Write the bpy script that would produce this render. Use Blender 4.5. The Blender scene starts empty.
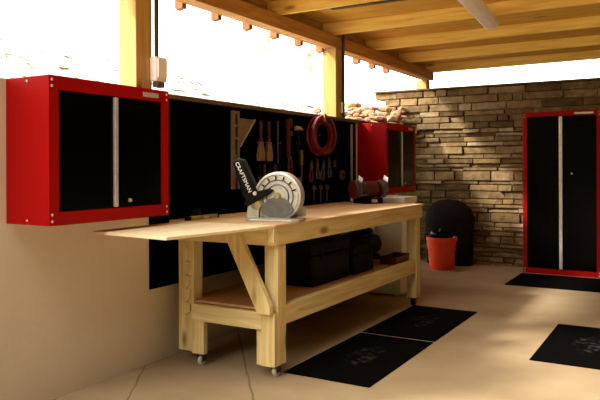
import bpy, bmesh, math, random
from mathutils import Vector, Matrix
random.seed(7)
S = bpy.context.scene
C = S.collection
PI = math.pi

# ------------------------------------------------------------------ materials
def newmat(name):
    m = bpy.data.materials.new(name); m.use_nodes = True
    return m, m.node_tree.nodes, m.node_tree.links, m.node_tree.nodes['Principled BSDF']

def plain(name, col, rough=.5, metal=0, spec=.5, var=.12, scale=9, bump=0.0):
    """one colour with a soft uneven wear pattern"""
    m, n, l, b = newmat(name)
    tc = n.new('ShaderNodeTexCoord'); nz = n.new('ShaderNodeTexNoise')
    nz.inputs['Scale'].default_value = scale; nz.inputs['Detail'].default_value = 4
    l.new(tc.outputs['Object'], nz.inputs['Vector'])
    rp = n.new('ShaderNodeValToRGB')
    rp.color_ramp.elements[0].position = .3; rp.color_ramp.elements[1].position = .7
    rp.color_ramp.elements[0].color = [c*(1-var) for c in col] + [1]
    rp.color_ramp.elements[1].color = [min(1, c*(1+var)) for c in col] + [1]
    l.new(nz.outputs['Fac'], rp.inputs['Fac']); l.new(rp.outputs['Color'], b.inputs['Base Color'])
    b.inputs['Roughness'].default_value = rough; b.inputs['Metallic'].default_value = metal
    b.inputs['Specular IOR Level'].default_value = spec
    if bump:
        bp = n.new('ShaderNodeBump'); bp.inputs['Strength'].default_value = bump; bp.inputs['Distance'].default_value = .01
        n2 = n.new('ShaderNodeTexNoise'); n2.inputs['Scale'].default_value = scale*8; n2.inputs['Detail'].default_value = 6
        l.new(tc.outputs['Object'], n2.inputs['Vector'])
        l.new(n2.outputs['Fac'], bp.inputs['Height']); l.new(bp.outputs['Normal'], b.inputs['Normal'])
    return m

def wood(name, a, bcol, axis, rough=.65, grain=14, knots=True):
    """sawn timber: grain stretched along an axis, scattered knots"""
    m, n, l, b = newmat(name)
    tc = n.new('ShaderNodeTexCoord'); oi = n.new('ShaderNodeObjectInfo')
    ad = n.new('ShaderNodeVectorMath'); ad.operation = 'ADD'
    ml = n.new('ShaderNodeMath'); ml.operation = 'MULTIPLY'; ml.inputs[1].default_value = 37
    l.new(oi.outputs['Random'], ml.inputs[0])
    l.new(tc.outputs['Object'], ad.inputs[0]); l.new(ml.outputs[0], ad.inputs[1])
    mp = n.new('ShaderNodeMapping'); sc = [grain]*3; sc['XYZ'.index(axis)] = grain*.07
    mp.inputs['Scale'].default_value = sc; l.new(ad.outputs[0], mp.inputs['Vector'])
    nz = n.new('ShaderNodeTexNoise'); nz.inputs['Scale'].default_value = 2.2; nz.inputs['Detail'].default_value = 5
    nz.inputs['Distortion'].default_value = .6; l.new(mp.outputs[0], nz.inputs['Vector'])
    rp = n.new('ShaderNodeValToRGB'); rp.color_ramp.elements[0].position = .32; rp.color_ramp.elements[1].position = .66
    rp.color_ramp.elements[0].color = (*a, 1); rp.color_ramp.elements[1].color = (*bcol, 1)
    l.new(nz.outputs['Fac'], rp.inputs['Fac']); out = rp.outputs['Color']
    if knots:
        mk = n.new('ShaderNodeMapping'); s2 = [5]*3; s2['XYZ'.index(axis)] = 1.9
        mk.inputs['Scale'].default_value = s2; l.new(ad.outputs[0], mk.inputs['Vector'])
        vo = n.new('ShaderNodeTexVoronoi'); vo.inputs['Scale'].default_value = 1; l.new(mk.outputs[0], vo.inputs['Vector'])
        r2 = n.new('ShaderNodeValToRGB'); r2.color_ramp.elements[0].position = .06; r2.color_ramp.elements[1].position = .15
        r2.color_ramp.elements[0].color = (.22, .1, .03, 1); r2.color_ramp.elements[1].color = (1, 1, 1, 1)
        l.new(vo.outputs['Distance'], r2.inputs['Fac'])
        mx = n.new('ShaderNodeMix'); mx.data_type = 'RGBA'; mx.blend_type = 'MULTIPLY'; mx.inputs[0].default_value = .8
        l.new(out, mx.inputs[6]); l.new(r2.outputs['Color'], mx.inputs[7]); out = mx.outputs[2]
    l.new(out, b.inputs['Base Color']); b.inputs['Roughness'].default_value = rough
    b.inputs['Specular IOR Level'].default_value = .25
    bp = n.new('ShaderNodeBump'); bp.inputs['Strength'].default_value = .15; bp.inputs['Distance'].default_value = .004
    l.new(nz.outputs['Fac'], bp.inputs['Height']); l.new(bp.outputs['Normal'], b.inputs['Normal'])
    return m

PINE_A, PINE_B = (.55, .40, .155), (.74, .59, .30)
RAFT_A, RAFT_B = (.80, .50, .09), (.93, .69, .20)
M = {}
for ax in 'XYZ':
    M['pine'+ax] = wood('pine_'+ax, PINE_A, PINE_B, ax)
    M['raft'+ax] = wood('rafter_pine_'+ax, RAFT_A, RAFT_B, ax)
M['deck'] = wood('roof_boards', (.58, .30, .04), (.74, .45, .09), 'X')
M['postZ'] = wood('post_pine', (.42, .25, .07), (.56, .37, .13), 'Z')
M['beam'] = wood('beam_pine', (.36, .16, .035), (.52, .28, .07), 'Y')
M['ply'] = wood('plywood', (.52, .33, .165), (.64, .44, .24), 'Y', knots=False, grain=9)
M['leafply'] = wood('pale_plywood', (.70, .54, .32), (.82, .67, .45), 'Y', knots=False, grain=9)
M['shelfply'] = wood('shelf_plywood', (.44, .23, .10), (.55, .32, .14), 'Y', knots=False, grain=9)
M['tail'] = wood('tail_block_wood', (.17, .06, .02), (.30, .12, .04), 'Z', knots=False)
M['darkwood'] = wood('weathered_sill', (.10, .06, .03), (.17, .11, .06), 'Y', knots=False)
M['red'] = plain('red_enamel', (.33, .0004, .0012), .5, spec=.12, var=.05, scale=3)
M['blackgloss'] = plain('black_enamel', (.0012, .001, .0008), .2, spec=.07, var=.2)
M['black'] = plain('black_plastic', (.003, .0027, .0025), .5, spec=.12, var=.3)
M['blackmatt'] = plain('black_panel', (.0018, .0014, .0012), 1, spec=0, var=.3)
M['rubber'] = plain('black_rubber', (.002, .0018, .0018), .9, spec=.03, var=.3, scale=40, bump=.2)
def matprint():
    """black rubber with a worn grey emblem, too faded to read, in the middle of the mat"""
    m = plain('printed_rubber', (.002, .0018, .0018), .9, spec=.03, var=.3, scale=40, bump=.2)
    n, l, b = m.node_tree.nodes, m.node_tree.links, m.node_tree.nodes['Principled BSDF']
    old = b.inputs['Base Color'].links[0].from_socket
    tc = n.new('ShaderNodeTexCoord'); mp = n.new('ShaderNodeMapping'); mp.inputs['Scale'].default_value = (1/.10, 1/.26, 0)
    l.new(tc.outputs['Object'], mp.inputs['Vector'])
    ln = n.new('ShaderNodeVectorMath'); ln.operation = 'LENGTH'; l.new(mp.outputs[0], ln.inputs[0])
    mr = n.new('ShaderNodeMapRange'); mr.inputs['From Min'].default_value = .7; mr.inputs['From Max'].default_value = 1.1
    mr.inputs['To Min'].default_value = 1; mr.inputs['To Max'].default_value = 0; l.new(ln.outputs['Value'], mr.inputs['Value'])
    nz = n.new('ShaderNodeTexNoise'); nz.inputs['Scale'].default_value = 22; nz.inputs['Detail'].default_value = 3; l.new(tc.outputs['Object'], nz.inputs['Vector'])
    m2 = n.new('ShaderNodeMapRange'); m2.inputs['From Min'].default_value = .5; m2.inputs['From Max'].default_value = .65; l.new(nz.outputs['Fac'], m2.inputs['Value'])
    mu = n.new('ShaderNodeMath'); mu.operation = 'MULTIPLY'; l.new(mr.outputs[0], mu.inputs[0]); l.new(m2.outputs[0], mu.inputs[1])
    mx = n.new('ShaderNodeMix'); mx.data_type = 'RGBA'; l.new(mu.outputs[0], mx.inputs[0]); l.new(old, mx.inputs[6]); mx.inputs[7].default_value = (.03, .026, .024, 1)
    l.new(mx.outputs[2], b.inputs['Base Color'])
    return m
M['matprint'] = matprint()
M['silver'] = plain('brushed_aluminium', (.74, .71, .66), .38, .7, var=.08, scale=30)
M['steel'] = plain('tool_steel', (.12, .115, .105), .45, .5, var=.25, scale=25)
M['cast'] = plain('cast_alloy', (.44, .41, .35), .45, .35, var=.15, scale=30)
M['white'] = plain('white_plastic', (.93, .91, .88), .5, var=.02)
M['text'] = plain('white_lettering', (.85, .83, .78), .6, var=.05)
M['orange'] = plain('orange_bucket_plastic', (.90, .07, .025), .35, var=.05)
M['redplastic'] = plain('red_plastic', (.09, .003, .003), .45, var=.15)
M['coil'] = plain('red_rubber_hose', (.17, .003, .005), .4, var=.2, scale=25)
M['tan'] = plain('tan_metal', (.19, .13, .08), .55, var=.2, scale=20)
M['bristle'] = wood('pale_bristle', (.20, .115, .06), (.32, .20, .115), 'Z', knots=False, grain=60)
M['yellowgreen'] = plain('yellow_green_plastic', (.36, .34, .06), .5, var=.15)
M['olive'] = plain('olive_motor', (.30, .25, .10), .5, var=.2)
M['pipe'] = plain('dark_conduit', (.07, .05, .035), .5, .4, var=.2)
M['fixture'] = plain('off_white_fixture', (.80, .68, .58), .5, var=.06)
M['darkred'] = plain('dark_red_plastic', (.08, .007, .006), .5, var=.3)
M['brownblack'] = plain('dark_brown_plastic', (.011, .0065, .004), .75, spec=.1, var=.3)
M['leaf'] = plain('yellow_green_leaf', (.50, .55, .10), .6, var=.3)

# stucco wall
def stucco():
    m = plain('beige_stucco', (.74, .63, .49), .9, spec=.1, var=.07, scale=1.6, bump=.25)
    return m
M['stucco'] = stucco()

# concrete floor with diagonal saw cuts
def concrete():
    m, n, l, b = newmat('tan_concrete')
    tc = n.new('ShaderNodeTexCoord')
    nz = n.new('ShaderNodeTexNoise'); nz.inputs['Scale'].default_value = 1.3; nz.inputs['Detail'].default_value = 7
    l.new(tc.outputs['Object'], nz.inputs['Vector'])
    rp = n.new('ShaderNodeValToRGB'); rp.color_ramp.elements[0].position = .3; rp.color_ramp.elements[1].position = .72
    rp.color_ramp.elements[0].color = (.29, .205, .115, 1); rp.color_ramp.elements[1].color = (.47, .36, .225, 1)
    l.new(nz.outputs['Fac'], rp.inputs['Fac'])
    wob = n.new('ShaderNodeTexNoise'); wob.inputs['Scale'].default_value = 6; l.new(tc.outputs['Object'], wob.inputs['Vector'])
    def cut(p, q, w):
        d = (Vector(q)-Vector(p)).normalized(); nx, ny = -d.y, d.x
        dt = n.new('ShaderNodeVectorMath'); dt.operation = 'DOT_PRODUCT'; dt.inputs[1].default_value = (nx, ny, 0)
        l.new(tc.outputs['Object'], dt.inputs[0])
        a = n.new('ShaderNodeMath'); a.operation = 'SUBTRACT'; a.inputs[1].default_value = nx*p[0]+ny*p[1]
        l.new(dt.outputs['Value'], a.inputs[0])
        wv = n.new('ShaderNodeMath'); wv.operation = 'MULTIPLY_ADD'; wv.inputs[1].default_value = .03; wv.inputs[2].default_value = -.015
        l.new(wob.outputs['Fac'], wv.inputs[0])
        a2 = n.new('ShaderNodeMath'); a2.operation = 'ADD'; l.new(a.outputs[0], a2.inputs[0]); l.new(wv.outputs[0], a2.inputs[1])
        ab = n.new('ShaderNodeMath'); ab.operation = 'ABSOLUTE'; l.new(a2.outputs[0], ab.inputs[0])
        mr = n.new('ShaderNodeMapRange'); mr.inputs['From Min'].default_value = w*.4; mr.inputs['From Max'].default_value = w
        mr.inputs['To Min'].default_value = .5; l.new(ab.outputs[0], mr.inputs['Value'])
        return mr.outputs[0]
    c1 = cut((-2.684, 3.788), (-1.935, 2.845), .008); c2 = cut((-2.765, 2.913), (-2.542, 2.587), .008)
    mu = n.new('ShaderNodeMath'); mu.operation = 'MINIMUM'; l.new(c1, mu.inputs[0]); l.new(c2, mu.inputs[1])
    mx = n.new('ShaderNodeMix'); mx.data_type = 'RGBA'; mx.blend_type = 'MULTIPLY'; mx.inputs[0].default_value = 1
    l.new(rp.outputs['Color'], mx.inputs[6]); l.new(mu.outputs[0], mx.inputs[7])
    l.new(mx.outputs[2], b.inputs['Base Color'])
    b.inputs['Roughness'].default_value = .6; b.inputs['Specular IOR Level'].default_value = .3
    bp = n.new('ShaderNodeBump'); bp.inputs['Strength'].default_value = .12; bp.inputs['Distance'].default_value = .01
    n3 = n.new('ShaderNodeTexNoise'); n3.inputs['Scale'].default_value = 60; l.new(tc.outputs['Object'], n3.inputs['Vector'])
    l.new(n3.outputs['Fac'], bp.inputs['Height']); l.new(bp.outputs['Normal'], b.inputs['Normal'])
    return m
M['floor'] = concrete()

def stone():
    m, n, l, b = newmat('ledger_stone')
    g = n.new('ShaderNodeNewGeometry'); tc = n.new('ShaderNodeTexCoord')
    rp = n.new('ShaderNodeValToRGB'); e = rp.color_ramp.elements
    e[0].position = 0; e[0].color = (.14, .085, .035, 1); e[1].position = 1; e[1].color = (.42, .32, .20, 1)
    x = e.new(.35); x.color = (.26, .18, .095, 1); x = e.new(.7); x.color = (.32, .21, .095, 1)
    l.new(g.outputs['Random Per Island'], rp.inputs['Fac'])
    nz = n.new('ShaderNodeTexNoise'); nz.inputs['Scale'].default_value = 14; nz.inputs['Detail'].default_value = 6
    l.new(tc.outputs['Object'], nz.inputs['Vector'])
    r2 = n.new('ShaderNodeValToRGB'); r2.color_ramp.elements[0].position = .3; r2.color_ramp.elements[1].position = .7
    r2.color_ramp.elements[0].color = (.45, .42, .38, 1); r2.color_ramp.elements[1].color = (1, 1, 1, 1)
    l.new(nz.outputs['Fac'], r2.inputs['Fac'])
    mx = n.new('ShaderNodeMix'); mx.data_type = 'RGBA'; mx.blend_type = 'MULTIPLY'; mx.inputs[0].default_value = .9
    l.new(rp.outputs['Color'], mx.inputs[6]); l.new(r2.outputs['Color'], mx.inputs[7]); l.new(mx.outputs[2], b.inputs['Base Color'])
    b.inputs['Roughness'].default_value = .9; b.inputs['Specular IOR Level'].default_value = .15
    bp = n.new('ShaderNodeBump'); bp.inputs['Strength'].default_value = .6; bp.inputs['Distance'].default_value = .02
    n2 = n.new('ShaderNodeTexNoise'); n2.inputs['Scale'].default_value = 25; n2.inputs['Detail'].default_value = 8
    l.new(tc.outputs['Object'], n2.inputs['Vector']); l.new(n2.outputs['Fac'], bp.inputs['Height']); l.new(bp.outputs['Normal'], b.inputs['Normal'])
    return m
M['stone'] = stone()

def litter(name, pale, dark, thr):
    m, n, l, b = newmat(name)
    tc = n.new('ShaderNodeTexCoord'); nz = n.new('ShaderNodeTexNoise')
    nz.inputs['Scale'].default_value = 5.5; nz.inputs['Detail'].default_value = 5; l.new(tc.outputs['Object'], nz.inputs['Vector'])
    rp = n.new('ShaderNodeValToRGB'); rp.color_ramp.elements[0].position = thr; rp.color_ramp.elements[1].position = thr+.1
    rp.color_ramp.elements[0].color = (*dark, 1); rp.color_ramp.elements[1].color = (*pale, 1)
    l.new(nz.outputs['Fac'], rp.inputs['Fac']); l.new(rp.outputs['Color'], b.inputs['Base Color']); b.inputs['Roughness'].default_value = 1
    b.inputs['Specular IOR Level'].default_value = 0
    return m
M['hill'] = litter('pale_leaf_litter', (.82, .79, .71), (.08, .055, .02), .36)
M['dirt'] = plain('dark_leaf_mould', (.09, .065, .035), .95, var=.4, scale=3)
M['rubble'] = plain('brown_rubble', (.36, .20, .11), .9, var=.6, scale=12)

# ------------------------------------------------------------------ mesh builder
class MB:
    """collects solids, in world (or thing-local) coordinates"""
    def __init__(s): s.bm = bmesh.new()
    def box(s, x0, x1, y0, y1, z0, z1):
        v = [s.bm.verts.new((x, y, z)) for z in (z0, z1) for y in (y0, y1) for x in (x0, x1)]
        for f in ((0, 2, 3, 1), (4, 5, 7, 6), (0, 1, 5, 4), (2, 6, 7, 3), (0, 4, 6, 2), (1, 3, 7, 5)):
            s.bm.faces.new([v[i] for i in f])
        return s
    def prism(s, pts, axis, a, b):
        """polygon pts (u,v) extruded along an axis from a to b"""
        def P(u, v, w): return {'X': (w, u, v), 'Y': (u, w, v), 'Z': (u, v, w)}[axis]
        A = [s.bm.verts.new(P(u, v, a)) for u, v in pts]; B = [s.bm.verts.new(P(u, v, b)) for u, v in pts]
        s.bm.faces.new(A); s.bm.faces.new(B[::-1])
        for i in range(len(A)):
            j = (i+1) % len(A); s.bm.faces.new((A[j], A[i], B[i], B[j]))
        return s
    def bar(s, p, q, w, h, up=(0, 0, 1)):
        p, q = Vector(p), Vector(q); d = (q-p).normalized(); u = Vector(up); sd = d.cross(u).normalized(); u = sd.cross(d)
        r = []
        for o in (p, q):
            r.append([s.bm.verts.new(o+sd*a*w/2+u*b*h/2) for a, b in ((-1, -1), (1, -1), (1, 1), (-1, 1))])
        s.bm.faces.new(r[0][::-1]); s.bm.faces.new(r[1])
        for i in range(4):
            j = (i+1) % 4; s.bm.faces.new((r[0][i], r[0][j], r[1][j], r[1][i]))
        return s
    def tube(s, pts, rad, seg=10, closed=False):
        pts = [Vector(p) for p in pts]; N = len(pts); rad = rad if isinstance(rad, (list, tuple)) else [rad]*N
        rings = []; ref = None
        for i, p in enumerate(pts):
            if closed: d = pts[(i+1) % N]-pts[i-1]
            else: d = pts[min(i+1, N-1)]-pts[max(i-1, 0)]
            d.normalize()
            if ref is None: ref = Vector((0, 0, 1)) if abs(d.z) < .9 else Vector((1, 0, 0))
            a = d.cross(ref).normalized(); b = a.cross(d); ref = b
            rings.append([s.bm.verts.new(p+(a*math.cos(t)+b*math.sin(t))*rad[i]) for t in (2*PI*k/seg for k in range(seg))])
        for i in range(N if closed else N-1):
            A, B = rings[i], rings[(i+1) % N]
            for k in range(seg):
                j = (k+1) % seg; s.bm.faces.new((A[k], A[j], B[j], B[k]))
        if not closed: s.bm.faces.new(rings[0][::-1]); s.bm.faces.new(rings[-1])
        return s
    def lathe(s, c, prof, axis='Z', seg=32, a0=0, a1=2*PI):
        """profile (radius, height) turned about an axis through c"""
        full = abs(a1-a0-2*PI) < 1e-6; n = seg if full else seg+1
        c = Vector(c); rings = []
        for r, h in prof:
            R = []
            for k in range(n):
                t = a0+(a1-a0)*k/seg; u, v = r*math.cos(t), r*math.sin(t)
                R.append(s.bm.verts.new(c+Vector({'Z': (u, v, h), 'Y': (u, h, v), 'X': (h, u, v)}[axis])))
            rings.append(R)
        for A, B in zip(rings, rings[1:]):
            for k in range(n if full else n-1):
                j = (k+1) % n; s.bm.faces.new((A[k], A[j], B[j], B[k]))
        for R, pr in ((rings[0], prof[0]), (rings[-1], prof[-1])):
            if pr[0] > 1e-4 and full: s.bm.faces.new(R)
        if not full:
            s.bm.faces.new([R[0] for R in rings]); s.bm.faces.new([R[-1] for R in rings])
        return s
    def build(s, name, mat, parent=None, bevel=0, smooth=False, org=None):
        bmesh.ops.remove_doubles(s.bm, verts=s.bm.verts, dist=1e-5)
        bmesh.ops.recalc_face_normals(s.bm, faces=s.bm.faces)
        me = bpy.data.meshes.new(name)
        if org is not None: bmesh.ops.translate(s.bm, verts=s.bm.verts, vec=-Vector(org))
        s.bm.to_mesh(me); s.bm.free()
        o = bpy.data.objects.new(name, me); C.objects.link(o); me.materials.append(mat)
        if org is not None: o.location = org
        if parent: o.parent = parent
        if smooth:
            for p in me.polygons: p.use_smooth = True
            md = o.modifiers.new('edge', 'EDGE_SPLIT'); md.split_angle = math.radians(38)
        if bevel:
            b = o.modifiers.new('bevel', 'BEVEL'); b.width = bevel; b.segments = 2; b.limit_method = 'ANGLE'
        return o

def tag(o, label, cat, group=None, kind=None):
    o['label'] = label; o['category'] = cat
    if group: o['group'] = group
    if kind: o['kind'] = kind
    return o

def thing(name, label, cat, loc, rz=0, group=None, kind=None):
    o = bpy.data.objects.new(name, None); C.objects.link(o); o.empty_display_size = .05
    o.location = loc; o.rotation_euler = (0, 0, rz)
    return tag(o, label, cat, group, kind)

def kids(o): return [c for c in bpy.data.objects if c.parent == o]
def copy_tree(o, parent=None):
    c = o.copy(); C.objects.link(c); c.parent = parent
    for k in kids(o): copy_tree(k, c)
    return c

def struct(name, mb, mat, bevel=0, smooth=False):
    o = mb.build(name, mat, bevel=bevel, smooth=smooth); o['kind'] = 'structure'; return o

def lettering(body, size, parent, mat, loc, rot, name='lettering', depth=.0008):
    cu = bpy.data.curves.new(name, 'FONT'); cu.body = body; cu.size = size; cu.extrude = depth
    cu.align_x = 'CENTER'; cu.align_y = 'CENTER'; cu.space_character = 1.05
    t = bpy.data.objects.new(name, cu); C.objects.link(t)
    me = bpy.data.meshes.new_from_object(t.evaluated_get(bpy.context.evaluated_depsgraph_get()))
    bpy.data.objects.remove(t)
    o = bpy.data.objects.new(name, me); C.objects.link(o); me.materials.clear(); me.materials.append(mat)
    o.parent = parent; o.location = loc; o.rotation_euler = rot
    return o

# ------------------------------------------------------------------ setting
WX = -2.84                                   # inner face of the left wall
WY = 8.19                                    # face of the stone wall
struct('floor', MB().box(-3.1, 2.7, -9, 8.6, -.12, 0), M['floor'])
struct('ground', MB().box(2.7, 14, -9, 14, -.2, -.03), M['dirt'])  # unseen dark ground, added to cut light bouncing in from the right
struct('wall_left', MB().box(WX-.2, WX, 1.85, 6.95, -.1, 1.632).box(WX-.2, WX, 1.35, 1.8495, -.1, 2.2).box(WX-.2, WX, -4, 1.3495, -.1, 1.2), M['stucco'], bevel=.004)  # unseen tall pier added to shade the cabinet side; stretch beyond lowered for light
o = struct('trim_1', MB().box(WX-.17, WX+.028, 3.05, 6.95, 1.633, 1.662), M['darkwood'], bevel=.003)

# stone wall: coursed ledger stone, each stone its own block in the wall's mesh
mb = MB(); rnd = random.Random(3)
mb.box(-3.40, 2.2, WY+.05, WY+.35, -.1, 2.13)
z = -.02; row = 0
while z < 2.135:
    h = rnd.choice((.045, .055, .065, .08, .095, .12))
    if z+h > 2.12: h = 2.17-z
    x = -3.56 + min(.14, .4*max(0, 2.15-z)) - rnd.uniform(-.05, .08)
    while x < 2.2:
        w = rnd.uniform(.12, .5) * (1 if h < .1 else .7)
        d = rnd.uniform(-.005, .05); j = lambda s=.004: rnd.uniform(-s, s)
        g = .005
        v = []
        for zz in (z+g, z+h-g):
            for yy in (WY+.02-d, WY+.3):
                for xx in (x+g, x+w-g):
                    v.append(mb.bm.verts.new((xx+j(), yy+j(.008), zz+j(.003))))
        for f in ((0, 2, 3, 1), (4, 5, 7, 6), (0, 1, 5, 4), (2, 6, 7, 3), (0, 4, 6, 2), (1, 3, 7, 5)):
            mb.bm.faces.new([v[i] for i in f])
        x += w
    z += h; row += 1
mb.box(-3.60, 2.2, WY-.03, WY+.34, 2.17, 2.192)
w = struct('wall_back', mb, M['stone'], bevel=.006)

# roof: deck, rafters, beam and posts
struct('ceiling', MB().box(-2.97, 2.6, 2.45, 8.55, 2.5455, 2.575), M['deck'])
for k in range(-2, 5):
    y = 4.575+.963*k
    o = MB().prism([(-2.965, 2.43), (2.4, 2.47), (2.4, 2.545), (-2.965, 2.545)], 'Y', y, y+.04).build('rafter', M['raftX'], bevel=.003)
    tag(o, 'orange pine rafter crossing under the roof deck', 'rafter', 'roof rafters', 'structure')
hb = MB().box(-2.965, WX, 2.5, 8.36, 2.315, 2.4295).build('header_beam', M['beam'], bevel=.004)
tag(hb, 'brown pine header beam running under the rafter ends', 'beam', None, 'structure')
for k in range(-2, 10):
    y = 3.545+.402*k
    MB().prism([(-2.9655, 2.40), (-2.9655, 2.285), (-3.02, 2.275), (-3.035, 2.29), (-3.035, 2.40)], 'Y', y-.022, y+.022).build('tail_block', M['tail'], hb, bevel=.003)
struct('trim_2', MB().box(-2.985, -2.9665, 2.45, 8.45, 2.4005, 2.57), M['beam'], bevel=.002)
for y, z0, lab in ((2.95, 1.632, 'wooden post rising behind the large red wall cabinet'), (5.57, 1.662, 'wooden post rising above the red hose coil'), (8.25, 2.193, 'short wooden post stub on top of stone wall')):
    o = MB().box(-2.98-(.06 if y > 8 else 0), WX-(.06 if y > 8 else 0), y, y+.138, z0, 2.3145).build('post', M['postZ'], bevel=.005)
    tag(o, lab, 'post', 'posts carrying the header beam', 'structure')

# hillside outside and the rubble where it meets the stone wall
mb = MB(); nx, ny = 36, 44; rnd = random.Random(5)
V = []
for i in range(nx+1):
    for j in range(ny+1):
        x = -3.03-.02-(i/nx)**1.5*16; y = -6+j*.6
        V.append(mb.bm.verts.new((x, y, 1.5+.26*(-3.05-x)+(rnd.uniform(-.08, .08) if i > 1 else -.02))))
for i in range(nx):
    for j in range(ny):
        a = i*(ny+1)+j; mb.bm.faces.new((V[a], V[a+1], V[a+ny+2], V[a+ny+1]))
o = struct('hill', mb, M['hill'], smooth=True)

mb = MB(); rnd = random.Random(9)
for k in range(420):
    x = rnd.uniform(-3.75, -3.1); y = rnd.uniform(6.3, 8.1); h = 1.5+.26*(-3.05-x)+rnd.uniform(-.02, .40)*max(.15, (y-5.9)/2.2)
    r = rnd.uniform(.03, .09)
    res = bmesh.ops.create_icosphere(mb.bm, subdivisions=1, radius=r)
    sc = Vector((rnd.uniform(.7, 1.4), rnd.uniform(.7, 1.4), rnd.uniform(.4, .8)))
    for v in res['verts']: v.co = Vector((v.co.x*sc.x, v.co.y*sc.y, v.co.z*sc.z))*rnd.uniform(.85, 1.15)+Vector((x, y, h))
o = mb.build('rubble', M['rubble']); tag(o, 'brown rubble heaped on the bank beside the stone wall end', 'rubble', None, 'stuff')

# ------------------------------------------------------------------ red and black cabinets
def cabinet(name, label, cat, w, d, h, loc, rz, fr, frt, frb, plinth=0, group=None, handle_x=.52, hw=.028):
    """local: front faces -Y at y=0, x runs 0..w, z runs 0..h"""
    t = thing(name, label, cat, loc, rz, group)
    b = MB()
    b.box(0, .02, .012, d, 0, h).box(w-.02, w, .012, d, 0, h).box(.02, w-.02, .012, d, 0, .02).box(.02, w-.02, .012, d, h-.02, h).box(.02, w-.02, d-.012, d, .02, h-.02)
    b.build('body', M['red'], t, bevel=.002)
    f = MB().box(0, fr, -.001, .0118, 0, h).box(w-fr, w, -.001, .0118, 0, h).box(fr, w-fr, -.001, .0118, h-frt, h).box(fr, w-fr, -.001, .0118, 0, frb)
    f.build('front_frame', M['red'], t, bevel=.0015)
    mid = w*handle_x
    ds = []
    for x0, x1 in ((fr+.004, mid-.002), (mid+.002, w-fr-.004)):
        dr = MB().box(x0, x1, .004, .03, frb+.004, h-frt-.004).build('door', M['blackgloss'], t, bevel=.002)
        ds.append(dr)
    MB().box(mid-hw, mid-.004, -.014, .0035, frb+.006, h-frt-.006).build('handle', M['silver'], ds[0], bevel=.004)
    lk = MB().lathe((mid+.09, 0, frb+.035 if h < 1 else h*.62), [(.0001, -.006), (.009, -.006), (.011, .0035), (.0001, .0035)], 'Y', 14).build('lock', M['silver'], ds[1], smooth=True)
    MB().box(w-fr-.15 if h < 1 else w-fr-.22, w-fr-.03, -.005, -.0012, h-frt*.72, h-frt*.34).build('nameplate', M['silver'], t, bevel=.001)
    rz_ = [(.018, .02), (.018, .05), (.018, h-.02), (.018, h-.05), (w-.018, .02), (w-.018, .05), (w-.018, h-.02), (w-.018, h-.05)]
    for x, zz in rz_:
        MB().lathe((x, 0, zz), [(.0001, -.004), (.004, -.004), (.007, -.001), (.0001, -.001)], 'Y', 10).build('rivet', M['silver'], t, smooth=True)
    for zz in (.02, h-.02):
        MB().lathe((0, d*.5, zz), [(.0001, -.003), (.004, -.003), (.006, 0), (.0001, 0)], 'X', 10).build('rivet', M['silver'], t, smooth=True)
    return t

CABG = 'red and black wall cabinets'
c1 = cabinet('wall_cabinet', 'large red steel wall cabinet with black doors nearest the camera, above pine bench leaf', 'cabinet', .82, .305, .698, (-2.533, 2.068, .93), PI/2, .058, .065, .062, group=CABG)
c2 = copy_tree(c1); c2.location = (-2.533, 6.03, .93)
c2['label'] = 'red steel wall cabinet with black doors at far end of black pegboard, beside stone wall'
tc_ = cabinet('tall_cabinet', 'tall red floor cabinet with glossy black doors against the stone wall', 'cabinet', .81, .42, 1.8, (-1.60, 7.764, 0), 0, .045, .05, .06, handle_x=.525, hw=.04)

# ------------------------------------------------------------------ pegboard
o = MB().box(WX+.0003, WX+.012, 3.054, 5.975, .454, 1.63).build('pegboard', M['blackmatt'], bevel=.001)
tag(o, 'long black pegboard panel on the beige wall behind the workbench', 'pegboard')
PX = WX+.0122

# ------------------------------------------------------------------ workbench
org = (-2.36, 4.34, 0)
wb = thing('workbench', 'long pine workbench on casters with plywood top and lower shelf', 'workbench', org)
def part(mb, name, mat, parent=wb, bevel=.003, smooth=False, o_=org):
    bmesh.ops.translate(mb.bm, verts=mb.bm.verts, vec=-Vector(o_))
    return mb.build(name, mat, parent, bevel, smooth)
part(MB().box(-2.755, -1.98, 3.142, 5.55, .857, .875), 'tabletop', M['ply'], bevel=.002)
lf = part(MB().prism([(-2.635, 2.425), (-2.10, 2.375), (-1.985, 3.14), (-2.643, 3.14)], 'Z', .858, .873), 'end_leaf', M['leafply'], bevel=.002)
lf['label'] = 'thin plywood leaf overhanging the near end'
part(MB().box(-2.03, -1.99, 3.185, 5.54, .757, .8565), 'front_apron', M['pineY'])
part(MB().box(-2.75, -2.71, 3.185, 5.54, .757, .8565), 'back_apron', M['pineY'])
part(MB().box(-2.75, -1.985, 3.145, 3.184, .757, .8565), 'end_apron', M['pineX'])
part(MB().box(-2.709, -2.031, 5.50, 5.54, .757, .8565), 'end_apron', M['pineX'])
def leg(x0, x1, y0, y1, top=.756):
    return part(MB().box(x0, x1, y0, y1, .075, top), 'leg', M['pineZ'], bevel=.005)
leg(-2.085, -1.995, 3.186, 3.276, .756); leg(-2.085, -1.995, 5.41, 5.50)
l3 = leg(-2.72, -2.60, 3.186, 3.276, .756); leg(-2.72, -2.60, 5.41, 5.50)
pts = [(-2.655, .30)]
zz = .32
while zz < .72:
    pts += [(-2.655+.035, zz), (-2.655+.035, zz+.045), (-2.655, zz+.05)]; zz += .085
pts += [(-2.655, .74), (-2.675, .74), (-2.675, .30)]
part(MB().prism(pts, 'Y', 3.172, 3.1855), 'notched_strip', M['pineZ'], l3, bevel=.001)
part(MB().box(-2.595, -2.505, 3.16, 3.20, .075, .272), 'shelf_leg', M['pineZ'])
part(MB().box(-2.142, -2.09, 3.186, 3.226, .065, .272), 'shelf_leg', M['pineZ'])
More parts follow.
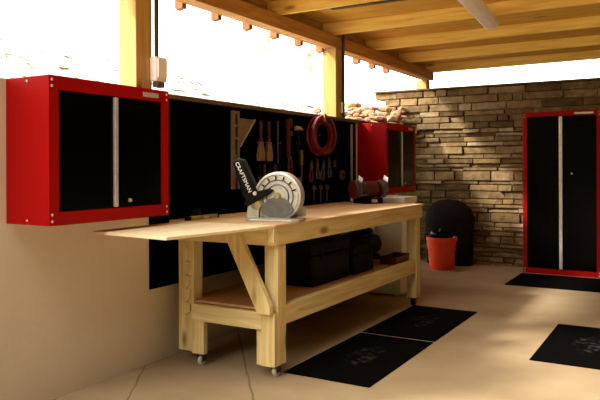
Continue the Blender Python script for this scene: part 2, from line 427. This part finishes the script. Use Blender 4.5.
part(MB().box(-2.70, -2.045, 3.20, 5.44, .375, .39), 'shelf', M['shelfply'], bevel=.002)
part(MB().box(-2.044, -1.998, 3.277, 5.409, .295, .405), 'shelf_rail', M['pineY'])
part(MB().box(-2.70, -2.66, 3.28, 5.409, .285, .374), 'shelf_rail', M['pineY'])
part(MB().box(-2.599, -2.087, 3.16, 3.199, .273, .372), 'shelf_rail', M['pineX'])
part(MB().box(-2.599, -2.087, 5.42, 5.46, .273, .372), 'shelf_rail', M['pineX'])
part(MB().prism([(-2.30, .835), (-2.215, .835), (-2.0, .425), (-2.0, .376), (-2.085, .376), (-2.30, .785)], 'Y', 3.108, 3.1445), 'brace', M['pineZ'], bevel=.003)
part(MB().box(-2.085, -1.995, 3.148, 3.1855, .075, .375), 'leg_sleeve', M['pineZ'])
part(MB().box(-2.03, -1.985, 3.128, 3.144, .775, .8565), 'corner_block', M['pineZ'])
for x, y in ((-2.04, 3.235), (-2.04, 5.455), (-2.55, 3.20), (-2.66, 5.455)):
    cs = part(MB().box(x-.035, x+.035, y-.04, y+.04, .068, .0745).box(x-.022, x-.018, y-.02, y+.02, .025, .068).box(x+.018, x+.022, y-.02, y+.02, .025, .068), 'caster', M['pipe'], bevel=0)
    part(MB().lathe((x, y, .03), [(.0001, -.015), (.024, -.015), (.03, -.008), (.03, .008), (.024, .015), (.0001, .015)], 'X', 24), 'wheel', M['silver' if y < 4 else 'rubber'], cs, 0, True)

# ------------------------------------------------------------------ miter saw (local frame: blade faces -Y)
ms = thing('miter_saw', 'silver and black miter saw standing on the near end of the workbench', 'saw', (-2.155, 3.43, .8752), math.radians(14))
MB().prism([(-.17, -.10), (-.13, -.13), (.13, -.13), (.17, -.10), (.17, .06), (.13, .09), (-.13, .09), (-.17, .06)], 'Z', 0, .015).build('base', M['cast'], ms, bevel=.004)
MB().lathe((0, -.01, 0), [(.0001, .0155), (.125, .0155), (.125, .021), (.0001, .021)], 'Z', 36).build('turntable', M['cast'], ms, smooth=True)
MB().prism([(-.165, .0155), (-.095, .0155), (-.095, .07), (-.125, .105), (-.165, .105)], 'Y', -.06, -.03).build('fence', M['cast'], ms, bevel=.003)
MB().prism([(.06, .0215), (.165, .0215), (.165, .075), (.09, .075)], 'Y', .045, .07).build('fence', M['cast'], ms, bevel=.003)
HX, HZ = .02, .148
gd = MB().lathe((HX, 0, HZ), [(.128, -.03), (.132, -.05), (.146, -.046), (.148, -.02), (.148, .03), (.14, .04), (.0001, .04)], 'Y', 48).build('upper_guard', M['cast'], ms, smooth=True)
MB().lathe((HX, 0, HZ), [(.0001, -.046), (.05, -.046), (.05, -.043), (.128, -.043), (.128, -.036), (.0001, -.036)], 'Y', 48).build('guard_face', M['cast'], gd, smooth=True)
for r, w_ in ((.098, .004), (.07, .004)):
    MB().tube([(HX+r*math.cos(a), -.045, HZ+r*math.sin(a)) for a in (2*PI*k/40 for k in range(40))], w_, 6, True).build('guard_rib', M['steel'], gd, smooth=True)
for k in range(7):
    a = math.radians(20+k*25)
    MB().bar((HX+.10*math.cos(a), -.046, HZ+.10*math.sin(a)), (HX+.122*math.cos(a), -.046, HZ+.122*math.sin(a)), .008, .006, (0, 1, 0)).build('guard_slot', M['black'], gd)
MB().lathe((HX, 0, HZ), [(.0001, -.062), (.014, -.062), (.02, -.055), (.024, -.0465), (.0001, -.0465)], 'Y', 20).build('arbor_bolt', M['olive'], ms, smooth=True)
lg = [(HX-.115+.23*k/24, HZ-.035+0*k) for k in (0, 24)]
arc = [(HX+u, HZ+v) for u, v in ((-.108, -.085), (-.085, -.045), (-.05, -.015), (0, .0), (.05, -.015), (.085, -.045), (.108, -.085), (.085, -.11), (.045, -.125), (-.045, -.125), (-.085, -.11))]
MB().prism(arc, 'Y', -.058, -.0505).build('lower_guard', M['steel'], ms, bevel=.001)
MB().lathe((HX-.135, 0, HZ-.055), [(.0001, -.06), (.03, -.06), (.04, -.05), (.04, .04), (.0001, .04)], 'Y', 20).build('pivot_knob', M['olive'], ms, smooth=True)
MB().prism([(-.19, .016), (-.13, .016), (-.10, .12), (-.145, .15), (-.175, .13)], 'Y', -.02, .05).build('arm_bracket', M['cast'], ms, bevel=.004)
MB().prism([(-.19, .10), (-.165, .085), (-.02, .165), (.0, .185), (-.03, .195), (-.16, .165)], 'Y', -.068, -.02).build('arm', M['black'], ms, bevel=.006)
hd = MB().prism([(-.262, .35), (-.235, .378), (-.198, .37), (-.10, .17), (-.12, .13), (-.175, .118), (-.20, .15)], 'Y', -.065, .01).build('handle', M['black'], ms, bevel=.01)
ang = math.atan2(.17-.37, -.10+.198)
lettering('CRAFTSMAN', .034, hd, M['text'], (-.19, -.067, .262), (PI/2, 0, 0)).rotation_euler = Matrix.Rotation(-ang, 3, 'Y').to_4x4().to_3x3().__matmul__(Matrix.Rotation(PI/2, 3, 'X')).to_euler()
MB().lathe((-.115, 0, .165), [(.0001, -.078), (.011, -.078), (.013, -.066), (.0001, -.066)], 'Y', 16).build('trigger_pin', M['silver'], ms, smooth=True)

# ------------------------------------------------------------------ other things on the bench top
lv = thing('spirit_level', 'short yellow-green spirit level lying on near back corner of workbench', 'level', (-2.63, 3.27, .8752), math.radians(4))
MB().box(-.02, .02, -.10, .19, 0, .022).build('body', M['yellowgreen'], lv, bevel=.003)
MB().box(-.0205, .0205, -.118, -.1005, 0, .023).build('end_cap', M['black'], lv, bevel=.002)
MB().box(-.0205, .0205, .1905, .21, 0, .023).build('end_cap', M['black'], lv, bevel=.002)
MB().box(.0202, .023, .03, .08, .004, .018).build('vial_window', M['silver'], lv)
tp = thing('tape_measure', 'small black tape measure standing behind the spirit level', 'tape measure', (-2.70, 3.34, .8752), .4)
MB().prism([(-.035, 0), (.035, 0), (.04, .02), (.03, .055), (.0, .066), (-.03, .055), (-.04, .02)], 'X', -.018, .018).build('case', M['black'], tp, bevel=.004)
MB().box(-.009, .009, -.043, -.036, .0, .012).build('hook', M['steel'], tp)

# bench grinder, red and black, far end of the bench
bg = thing('bench_grinder', 'red and black bench grinder at far back end of the workbench', 'grinder', (-2.44, 5.40, .8752), math.radians(62))
MB().prism([(-.10, -.09), (.10, -.09), (.10, .09), (-.10, .09)], 'Z', 0, .05).build('base', M['black'], bg, bevel=.008)
MB().lathe((0, 0, .125), [(.0001, -.085), (.055, -.085), (.072, -.07), (.072, .07), (.055, .085), (.0001, .085)], 'X', 28).build('motor', M['darkred'], bg, smooth=True)
for sx in (-1, 1):
    g_ = MB().lathe((sx*.14, 0, .125), [(.0001, -.03), (.07, -.03), (.08, -.02), (.08, .02), (.07, .03), (.0001, .03)], 'X', 28).build('wheel_guard', M['darkred'], bg, smooth=True)
    MB().lathe((sx*.14, -.03, .125), [(.0001, -.012), (.072, -.012), (.072, .012), (.0001, .012)], 'X', 28).build('grinding_wheel', M['steel'], g_, smooth=True)
    MB().bar((sx*.14, -.07, .20), (sx*.14, -.085, .235), .06, .005, (1, 0, 0)).build('eye_shield', M['white'], bg)
    MB().box(sx*.14-.035, sx*.14+.035, -.15, -.095, .075, .083).build('tool_rest', M['steel'], bg)
    MB().box(sx*.14-.004, sx*.14+.004, -.10, -.02, .068, .075).build('rest_arm', M['steel'], bg)
MB().box(-.03, .03, -.097, -.0905, .012, .04).build('switch_plate', M['silver'], bg, bevel=.001)

# ------------------------------------------------------------------ things on the lower shelf
def case(name, label, cat, loc, rz, w, d, h, lid=.7):
    t = thing(name, label, cat, loc, rz)
    MB().box(-w/2, w/2, -d/2, d/2, 0, h*lid).build('body', M['black'], t, bevel=.012)
    MB().box(-w/2-.006, w/2+.006, -d/2-.006, d/2+.006, h*lid+.001, h).build('lid', M['black'], t, bevel=.014)
    hd = MB().tube([(-.07, 0, h), (-.065, 0, h+.028), (.065, 0, h+.028), (.07, 0, h)], .008, 8).build('handle', M['black'], t, smooth=True)
    for x in (-w*.3, w*.3):
        MB().box(x-.02, x+.02, -d/2-.012, -d/2-.0065, h*lid-.03, h*lid+.03).build('latch', M['black'], t, bevel=.002)
    return t
case('toolbox', 'large black toolbox in the middle of the lower bench shelf', 'toolbox', (-2.36, 4.17, .3902), PI/2, .56, .40, .30)
case('tool_case', 'lower black tool case on the shelf beside the compressor', 'tool case', (-2.33, 4.665, .3902), PI/2, .36, .38, .22)
ac = thing('air_compressor', 'black air compressor with pale pump fittings at far end of lower shelf', 'compressor', (-2.42, 5.235, .3902), PI/2)
MB().lathe((0, 0, .13), [(.0001, -.25), (.06, -.245), (.095, -.20), (.10, -.17), (.10, .17), (.095, .20), (.06, .245), (.0001, .25)], 'X', 28).build('tank', M['black'], ac, smooth=True)
for x in (-.15, .15):
    MB().box(x-.02, x+.02, -.09, .09, 0, .045).build('foot', M['rubber'], ac, bevel=.004)
MB().box(-.17, .10, -.06, .06, .22, .235).build('platform', M['black'], ac, bevel=.003)
MB().lathe((-.08, 0, .28), [(.0001, -.09), (.05, -.08), (.055, .07), (.03, .09), (.0001, .09)], 'X', 24).build('motor', M['black'], ac, smooth=True)
pm = MB().box(.05, .13, -.045, .045, .2355, .31).build('pump', M['black'], ac, bevel=.006)
MB().lathe((.09, -.055, .285), [(.0001, -.012), (.022, -.012), (.022, .008), (.0001, .008)], 'Y', 18).build('gauge', M['white'], ac, smooth=True)
MB().tube([(.13, -.03, .26), (.18, -.04, .27), (.21, -.03, .24), (.21, -.03, .215)], .009, 8).build('fitting', M['silver'], ac, smooth=True)
MB().lathe((.19, -.04, .30), [(.0001, -.018), (.026, -.015), (.026, .015), (.0001, .018)], 'Z', 12).build('regulator_knob', M['black'], ac, smooth=True)
MB().box(.15, .22, -.05, .02, .205, .2795).build('regulator', M['cast'], ac, bevel=.006)
MB().tube([(-.20, 0, .23), (-.22, 0, .33), (.05, 0, .365), (.15, 0, .345), (.17, 0, .285)], .011, 8).build('carry_handle', M['black'], ac, smooth=True)
bx = thing('parts_bin', 'dark red open parts bin at far front corner of lower shelf', 'bin', (-2.13, 5.25, .3902))
MB().prism([(-.13, 0), (.13, 0), (.15, .07), (.142, .07), (.124, .006), (-.124, .006), (-.142, .07), (-.15, .07)], 'X', -.075, .075).build('tray', M['darkred'], bx, bevel=.002)
MB().prism([(-.125, .0065), (.125, .0065), (.141, .062), (-.141, .062)], 'X', -.0745, -.069).build('end_wall', M['darkred'], bx)
MB().prism([(-.125, .0065), (.125, .0065), (.141, .062), (-.141, .062)], 'X', .069, .0745).build('end_wall', M['darkred'], bx)

# ------------------------------------------------------------------ behind the bench's far end
tb = thing('utility_tub', 'white tapered plastic tub between workbench end and stone wall', 'tub', (-2.47, 5.845, 0))
b = MB()
prof = [(-.20, -.11, .02), (-.248, -.15, .865), (-.265, -.165, .867), (-.265, -.165, .92), (-.24, -.14, .92), (-.18, -.09, .05)]
rings = []
for hx, hy, zz in prof:
    rings.append([b.bm.verts.new((sx*abs(hx), sy*abs(hy), zz)) for sx, sy in ((-1, -1), (1, -1), (1, 1), (-1, 1))])
for A, B in zip(rings, rings[1:]):
    for k in range(4): b.bm.faces.new((A[k], A[(k+1) % 4], B[(k+1) % 4], B[k]))
b.bm.faces.new(rings[0]); b.bm.faces.new(rings[-1])
b.build('basin', M['white'], tb, bevel=.012)
for sx in (-1, 1):
    for sy in (-1, 1):
        MB().box(sx*.15-.02, sx*.15+.02, sy*.07-.02, sy*.07+.02, 0, .0195).build('foot', M['white'], tb)

bk = thing('bucket', 'bright orange-red plastic bucket in front of the dark domed bin', 'bucket', (-2.49, 7.60, 0))
MB().lathe((0, 0, 0), [(.0001, 0), (.135, 0), (.142, .01), (.168, .33), (.178, .332), (.18, .375), (.168, .375), (.16, .34), (.135, .02), (.0001, .02)], 'Z', 40).build('pail', M['orange'], bk, smooth=True)
MB().tube([(.176*math.cos(t), -.176*math.sin(t)*.75, .35-.19*math.sin(t)) for t in (PI*k/20 for k in range(21))], .004, 6).build('bail_handle', M['orange'], bk, smooth=True)
def lump(name, label, cat, loc, mat, sc, seed):
    b = MB(); r = random.Random(seed); res = bmesh.ops.create_icosphere(b.bm, subdivisions=3, radius=1)
    off = [Vector((r.uniform(-1, 1), r.uniform(-1, 1), r.uniform(-1, 1))) for _ in range(6)]
    for v in res['verts']:
        k = 1+.13*sum(math.sin(3.2*v.co.dot(o_)+i) for i, o_ in enumerate(off))/2
        v.co = Vector((v.co.x*sc[0]*k, v.co.y*sc[1]*k, v.co.z*sc[2]*k))
    o_ = b.build(name, mat, smooth=True); o_.location = loc
    return tag(o_, label, cat)
lump('trash_bag', 'glossy black crumpled bag stuffed in the orange bucket', 'bag', (-2.49, 7.60, .40), M['blackgloss'], (.142, .142, .09), 4)

br = thing('domed_bin', 'dark oval bin with domed lid standing against stone wall behind orange bucket', 'bin', (-2.52, 7.99, 0))
br.scale = (1.05, .50, 1)
MB().lathe((0, 0, 0), [(.0001, 0), (.262, 0), (.27, .01), (.285, .50), (.285, .52), (.0001, .52)], 'Z', 40).build('drum', M['brownblack'], br, smooth=True)
MB().lathe((0, 0, 0), [(.30, .521), (.302, .545), (.285, .60), (.25, .68), (.19, .745), (.11, .785), (.0001, .797)], 'Z', 40).build('domed_lid', M['brownblack'], br, smooth=True)
MB().tube([(.285*math.cos(t), .285*math.sin(t), .40) for t in (2*PI*k/40 for k in range(40))], .009, 6, True).build('hoop', M['brownblack'], br, smooth=True)

# ------------------------------------------------------------------ rubber mats
def mat_(label, x0, x1, y0, y1, seed, mark=True, along='Y'):
    cx, cy = (x0+x1)/2, (y0+y1)/2
    t = thing('floor_mat', label, 'mat', (cx, cy, .0006), 0, 'black rubber floor mats')
    w, d = (x1-x0)/2, (y1-y0)/2
    MB().box(-w, w, -d, d, 0, .008).build('pad', M['matprint'] if mark else M['rubber'], t, bevel=.004)
    return t
mat_('black rubber floor mat lying along the near half of the workbench', -2.035, -1.49, 3.308, 4.36, 1)
mat_('black rubber floor mat along the far half of the workbench', -2.035, -1.49, 4.395, 5.45, 2)
mat_('black rubber floor mat alone on open floor, cut by right edge of the photo', -.845, -.285, 4.27, 5.34, 3)
mat_('black rubber floor mat in front of the tall red cabinet', -1.60, -.50, 6.87, 7.68, 4, False)

# ------------------------------------------------------------------ tools hanging on the pegboard (local: x along the wall, z up, -y outwards)
def tool(name, label, cat, y, z, group=None, hook=0):
    t = thing(name, label, cat, (PX, y, z), PI/2, group)
    MB().tube([(0, 0, hook), (0, -.03, hook), (0, -.034, hook+.012)], .003, 6).build('hook', M['steel'], t)
    return t
t = tool('wall_bracket', 'tan metal rail with a triangular corner gusset, hanging on the pegboard above the saw', 'bracket', 3.93, 1.32)
MB().box(-.048, -.014, -.02, -.001, -.28, .285).build('rail', M['tan'], t, bevel=.002)
MB().box(.022, .040, -.02, -.001, -.28, .285).build('rail', M['tan'], t, bevel=.002)
for zz in (.265, .17, .08, -.05, -.2): MB().box(-.0138, .0218, -.016, -.001, zz, zz+.018).build('rung', M['tan'], t)
g_ = MB().prism([(.041, .235), (.245, .235), (.041, .02)], 'Y', -.012, -.002).build('gusset', M['tan'], t, bevel=.002)
MB().bar((.245, -.014, .235), (.05, -.014, .03), .012, .012, (0, 1, 0)).build('gusset_edge', M['cast'], g_)

def brush(y, lab):
    t = tool('paint_brush', lab, 'brush', y, 1.40, 'brushes hanging on the pegboard')
    MB().tube([(0, -.018, .155), (0, -.018, .10), (0, -.018, .03), (0, -.018, -.01)], [.010, .013, .009, .016], 10).build('handle', M['darkred'], t, smooth=True)
    MB().box(-.026, .026, -.03, -.006, -.04, -.009).build('ferrule', M['tan'], t, bevel=.002)
    MB().prism([(-.026, -.041), (.026, -.041), (.040, -.11), (.034, -.155), (-.034, -.155), (-.040, -.11)], 'Y', -.032, -.004).build('bristles', M['bristle'], t, bevel=.003)
brush(4.249, 'paint brush with pale bristles on pegboard, first to the right of the tan bracket')
brush(4.361, 'paint brush with pale bristles on pegboard, second from the tan bracket')

def driver(y, z, ln, hm, lab):
    t = tool('screwdriver', lab, 'screwdriver', y, z, 'screwdrivers below the brushes')
    MB().lathe((0, -.018, 0), [(.0001, 0), (.012, .004), (.014, .05), (.010, .09), (.007, .10), (.0001, .10)], 'Z', 12).build('handle', hm, t, smooth=True)
    MB().tube([(0, -.018, 0), (0, -.018, -ln)], .0045, 8).build('shaft', M['steel'], t, smooth=True)
for i, (y, hm, lab) in enumerate(((4.23, M['black'], 'screwdriver with black handle below first paint brush, nearest the tan bracket'),
        (4.30, M['darkred'], 'screwdriver with dark red handle between the paint brush ends'),
        (4.37, M['black'], 'screwdriver with black handle below the second paint brush'),
        (4.45, M['darkred'], 'screwdriver with dark red handle just left of the long steel rule'))):
    driver(y, 1.12, .13, hm, lab)

t = tool('steel_rule', 'thin long steel rule hanging on pegboard right of the two paint brushes', 'ruler', 4.51, 1.385)
MB().box(-.009, .009, -.010, -.004, -.16, .18).build('blade', M['steel'], t)
MB().lathe((0, -.007, -.185), [(.0001, -.006), (.03, -.006), (.03, .004), (.0001, .004)], 'Y', 16).build('round_end', M['black'], t, smooth=True)

t = tool('pipe_wrench', 'red pipe wrench hanging on pegboard left of the pale-headed hammer', 'wrench', 4.66, 1.42)
MB().prism([(-.016, -.15), (.016, -.15), (.022, .05), (.02, .10), (-.02, .10), (-.022, .05)], 'Y', -.025, -.005).build('handle', M['redplastic'], t, bevel=.003)
MB().prism([(-.025, .1005), (.045, .1005), (.05, .165), (.02, .18), (-.03, .16)], 'Y', -.027, -.003).build('jaw', M['redplastic'], t, bevel=.003)
MB().box(.0205, .055, -.024, -.006, .035, .075).build('jaw', M['steel'], t, bevel=.002)

t = tool('bolt_cutter', 'red-handled bolt cutter hanging on pegboard above the orange block', 'cutter', 4.68, 1.20)
for sx in (-1, 1):
    MB().tube([(sx*.018, -.02, .055), (sx*.026, -.02, 0), (sx*.02, -.02, -.07)], [.008, .010, .012], 8).build('handle', M['redplastic'], t, smooth=True)
MB().prism([(-.02, .056), (.02, .056), (.012, .085), (-.012, .085)], 'Y', -.026, -.008).build('jaw', M['steel'], t)

t = tool('hammer', 'claw hammer with pale metal head on pegboard left of red hose coil', 'hammer', 4.81, 1.40)
MB().tube([(.0, -.022, .10), (.002, -.022, -.02), (.006, -.022, -.12), (.007, -.022, -.20)], [.010, .010, .014, .012], 10).build('handle', M['brownblack'], t, smooth=True)
MB().prism([(-.05, .10), (-.05, .135), (-.03, .14), (.03, .135), (.07, .115), (.072, .108), (.03, .108), (-.02, .108)], 'Y', -.034, -.010).build('head', M['silver'], t, bevel=.002)

t = tool('wood_chisel', 'chisel with pale handle hanging below hammer head on the pegboard', 'chisel', 4.87, 1.27)
MB().lathe((0, -.018, 0), [(.0001, -.06), (.012, -.055), (.014, .03), (.010, .07), (.0001, .075)], 'Z', 12).build('handle', M['bristle'], t, smooth=True)
MB().box(-.009, .009, -.022, -.014, -.17, -.0605).build('blade', M['steel'], t)

t = tool('tool_block', 'orange-tan block with dark square holes on pegboard just above saw guard', 'holder', 4.70, 1.05)
MB().box(-.085, .085, -.07, -.001, -.05, .06).build('body', M['tan'], t, bevel=.004)
for x in (-.05, .0, .05): MB().box(x-.013, x+.013, -.0725, -.0705, .0, .03).build('hole', M['black'], t)

# hose coil
t = tool('hose_coil', 'dark red hose wound in an oval coil high on the pegboard', 'hose', 5.17, 1.475)
b = MB(); pts = []
N = 6
for k in range(N*44+1):
    a = 2*PI*k/44; q = k/(N*44); ra = .225+.028*math.sin(q*PI*5); rb = .148+.025*math.sin(q*PI*5)
    pts.append((1.22*rb*math.cos(a), -.018-.075*q, rb*.98*math.sin(a)))
b.tube(pts, .013, 8); b.build('coil', M['coil'], t, smooth=True)
MB().tube([(0, -.0001, .10), (0, -.11, .10), (0, -.115, .125)], .006, 8).build('hanger', M['steel'], t, smooth=True)
MB().bar((-.045, -.105, .115), (-.045, -.105, .185), .03, .012, (0, 1, 0)).build('tie_strap', M['bristle'], t)

# pliers row
def pliers(y, z, tilt, hm, lab):
    t = tool('pliers', lab, 'pliers', y, z, 'pliers on the pegboard'); t.rotation_euler = (0, tilt, PI/2); t.rotation_mode = 'XYZ'
    for sx in (-1, 1):
        MB().tube([(sx*.004, -.018, .0), (sx*.022, -.018, -.04), (sx*.026, -.018, -.08), (sx*.018, -.018, -.12)], [.006, .007, .009, .007], 8).build('handle', hm, t, smooth=True)
    MB().prism([(-.014, -.005), (.014, -.005), (.012, .03), (.004, .065), (-.004, .065), (-.012, .03)], 'Y', -.025, -.011).build('jaws', M['steel'], t, bevel=.002)
    return t
LAB = [(5.04, 1.19, .1, M['coil'], 'pliers with red handles below hose coil, first of the row from the hammer'),
       (5.15, 1.21, -.1, M['steel'], 'all-steel pliers hanging straight below the hose coil, second in the row'),
       (5.26, 1.20, .2, M['steel'], 'all-steel pliers hung tilted below the right side of the hose coil'),
       (5.37, 1.22, -.15, M['steel'], 'all-steel pliers just right of the hose coil bottom'),
       (5.48, 1.20, .1, M['black'], 'pliers with black handles, nearest the grey round tape reel')]
for a in LAB: pliers(*a)
def spanner(y, z, ln, lab):
    t = tool('wrench', lab, 'wrench', y, z, 'wrenches below the pliers')
    MB().box(-.009, .009, -.014, -.006, -ln, 0).build('shank', M['steel'], t, bevel=.002)
    MB().prism([(-.022, .0), (.022, .0), (.024, .025), (.010, .04), (.008, .018), (-.008, .018), (-.010, .04), (-.024, .025)], 'Y', -.017, -.003).build('jaw', M['steel'], t, bevel=.001)
for y, ln, lab in ((5.10, .10, 'small wrench on lower row, below the red-handled pliers'), (5.22, .12, 'wrench on lower row, below the all-steel pliers'), (5.34, .11, 'wrench on lower row, last before the tape reel')):
    spanner(y, 1.00, ln, lab)
t = tool('tape_reel', 'grey round tape reel on pegboard near the white straightedge', 'reel', 5.64, 1.12)
MB().lathe((0, 0, 0), [(.0001, -.03), (.04, -.03), (.046, -.025), (.046, -.004), (.0001, -.004)], 'Y', 24).build('case', M['steel'], t, smooth=True)
MB().lathe((0, 0, 0), [(.0001, -.036), (.014, -.036), (.016, -.0305), (.0001, -.0305)], 'Y', 16).build('hub', M['black'], t, smooth=True)
t = tool('straightedge', 'white straightedge hanging upright at far end of the pegboard', 'straightedge', 5.86, 1.27)
MB().box(-.016, .016, -.014, -.003, -.36, .34).build('blade', M['cast'], t, bevel=.001)
MB().box(-.02, .02, -.016, -.002, -.40, -.3605).build('end_plate', M['white'], t, bevel=.002)

# ------------------------------------------------------------------ roof fittings
t = thing('light_fixture', 'long off-white strip light fixture under the rafters, unlit', 'light', (-1.385, 5.09, 2.4416), math.radians(4.6))
MB().prism([(-.066, -.012), (-.05, .0), (.05, .0), (.066, -.012), (.062, -.055), (.035, -.075), (-.035, -.075), (-.062, -.055)], 'Y', -.62, .62).build('diffuser', M['fixture'], t, bevel=.004)
for y in (-.635, .6205): MB().prism([(-.067, -.012), (-.05, .0), (.05, .0), (.067, -.012), (.063, -.057), (.036, -.077), (-.036, -.077), (-.063, -.057)], 'Y', y, y+.015).build('end_cap', M['white'], t, bevel=.002)

t = thing('outlet_box', 'white weatherproof outlet box on the post behind large red cabinet', 'outlet box', (WX, 3.105, 1.80))
MB().box(.0005, .055, -.04, .055, -.075, .075).build('body', M['white'], t, bevel=.006)
MB().box(.0555, .066, -.032, .047, -.055, .065).build('cover', M['white'], t, bevel=.005)
MB().box(.010, .05, -.025, .04, -.11, -.0755).build('plug', M['steel'], t, bevel=.003)
MB().tube([(.02, .0, .0755), (.02, .0, .51)], .014, 10).build('conduit', M['pipe'], t, smooth=True)
o = MB().tube([(WX+.018, 5.69, 1.663), (WX+.018, 5.69, 2.02), (WX+.018, 5.69, 2.45)], .013, 10).build('conduit', M['pipe'], smooth=True)
tag(o, 'dark thin conduit running up the post above the red hose coil', 'conduit')
t = thing('outlet_cover', 'small white outlet cover low on post above the red hose coil', 'outlet cover', (WX, 5.67, 1.76))
MB().box(.0005, .02, -.008, .008, -.05, .05).build('plate', M['white'], t, bevel=.003)

o = MB().box(-2.58, -1.90, 4.96, 5.01, 2.52, 2.545).build('lath', M['pipe'], bevel=.003)  # solid dark strip added where the deck has only a shadow gap
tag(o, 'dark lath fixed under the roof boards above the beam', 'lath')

# leaf sprigs hanging outside past the rafter tails
def sprig(loc, n, lab, seed):
    t = thing('leaf_sprig', lab, 'leaf sprig', loc)
    r = random.Random(seed)
    MB().tube([(0, 0, .20), (.01, .01, .08), (0, 0, -.08)], .003, 6).build('stem', M['leaf'], t)
    b = MB()
    for k in range(n):
        zz = .14-.03*k; a = r.uniform(0, 6.28); d = Vector((math.cos(a), math.sin(a), -.9)); s_ = Vector((-math.sin(a), math.cos(a), .2)); p = Vector((0, 0, zz)); L_ = .07
        m_ = [p, p+d*L_*.5+s_*.022, p+d*L_, p+d*L_*.5-s_*.022]; up = Vector((0, 0, .002))
        A = [b.bm.verts.new(q) for q in m_]; B = [b.bm.verts.new(q+up) for q in m_]
        b.bm.faces.new(A); b.bm.faces.new(B[::-1])
        for i in range(4): b.bm.faces.new((A[i], A[(i+1) % 4], B[(i+1) % 4], B[i]))
    b.build('leaves', M['leaf'], t)
sprig((-3.75, 5.78, 2.42), 6, 'pale green leaf sprig hanging outside under the rafter tails', 2)
sprig((-3.75, 6.70, 2.44), 9, 'larger yellow-green leaf sprig hanging beside the second post', 3)

# ------------------------------------------------------------------ daylight
W = bpy.data.worlds.new('overcast_woods'); S.world = W; W.use_nodes = True
n, l = W.node_tree.nodes, W.node_tree.links; bgd = n['Background']
tc = n.new('ShaderNodeTexCoord'); sp = n.new('ShaderNodeSeparateXYZ'); l.new(tc.outputs['Generated'], sp.inputs[0])
# unseen dark tree line, its height shaped per direction to block light: high to the right (+X), low behind the camera, none left or beyond the wall
def math_(op, a, b=None, c=None):
    m = n.new('ShaderNodeMath'); m.operation = op
    for i, v in enumerate((a, b, c)):
        if v is None: continue
        if isinstance(v, (int, float)): m.inputs[i].default_value = v
        else: l.new(v, m.inputs[i])
    return m.outputs[0]
px = math_('MAXIMUM', sp.outputs['X'], 0); ny_ = math_('MAXIMUM', math_('MULTIPLY', sp.outputs['Y'], -1), 0)
thr = math_('ADD', math_('ADD', math_('MULTIPLY', px, 1.1), math_('MULTIPLY', ny_, .36)), -.08)
dz = math_('SUBTRACT', sp.outputs['Z'], thr)
mr = n.new('ShaderNodeMapRange'); mr.interpolation_type = 'SMOOTHSTEP'; mr.inputs['From Min'].default_value = -.04; mr.inputs['From Max'].default_value = .10
l.new(dz, mr.inputs['Value'])
mx = n.new('ShaderNodeMix'); mx.data_type = 'RGBA'; l.new(mr.outputs[0], mx.inputs[0])
mx.inputs[6].default_value = (.016, .020, .006, 1); mx.inputs[7].default_value = (1.0, .945, .83, 1)
l.new(mx.outputs[2], bgd.inputs['Color'])
# open sunlit sky over the slope on the left, strength cut on the right to keep that side dim
side = n.new('ShaderNodeMapRange'); side.interpolation_type = 'SMOOTHSTEP'
side.inputs['From Min'].default_value = -.15; side.inputs['From Max'].default_value = .55
side.inputs['To Min'].default_value = 4.0; side.inputs['To Max'].default_value = .03
l.new(math_('MULTIPLY_ADD', ny_, -.25, sp.outputs['X']), side.inputs['Value']); l.new(math_('MULTIPLY', side.outputs[0], math_('MULTIPLY_ADD', ny_, 1.5, .9)), bgd.inputs['Strength'])
sun = bpy.data.lights.new('sun', 'SUN'); sun.energy = 6.0; sun.angle = math.radians(5); sun.color = (1, .93, .79)
so = bpy.data.objects.new('sun', sun); C.objects.link(so); so.rotation_euler = Vector((.52, .60, -.56)).to_track_quat('-Z', 'Y').to_euler()

# ------------------------------------------------------------------ camera
cam = bpy.data.cameras.new('camera'); co = bpy.data.objects.new('camera', cam); C.objects.link(co)
cam.sensor_width = 36; cam.lens = 40.0; cam.shift_y = -.0554; cam.clip_start = .05
ya, ro = math.radians(30.126), math.radians(-.179)
F = Vector((-math.sin(ya), math.cos(ya), 0)); R = Vector((math.cos(ya), math.sin(ya), 0)); Z = Vector((0, 0, 1))
X = R*math.cos(ro)+Z*math.sin(ro); Y = -R*math.sin(ro)+Z*math.cos(ro)
co.matrix_world = Matrix(((X.x, Y.x, -F.x, 0), (X.y, Y.y, -F.y, 0), (X.z, Y.z, -F.z, 1.2), (0, 0, 0, 1)))
S.camera = co
S.view_settings.view_transform = 'Standard'; S.view_settings.look = 'None'
S.view_settings.gamma = 1; S.view_settings.exposure = .12; S.view_settings.use_curve_mapping = False
S.cycles.max_bounces = 8; S.cycles.use_denoising = True
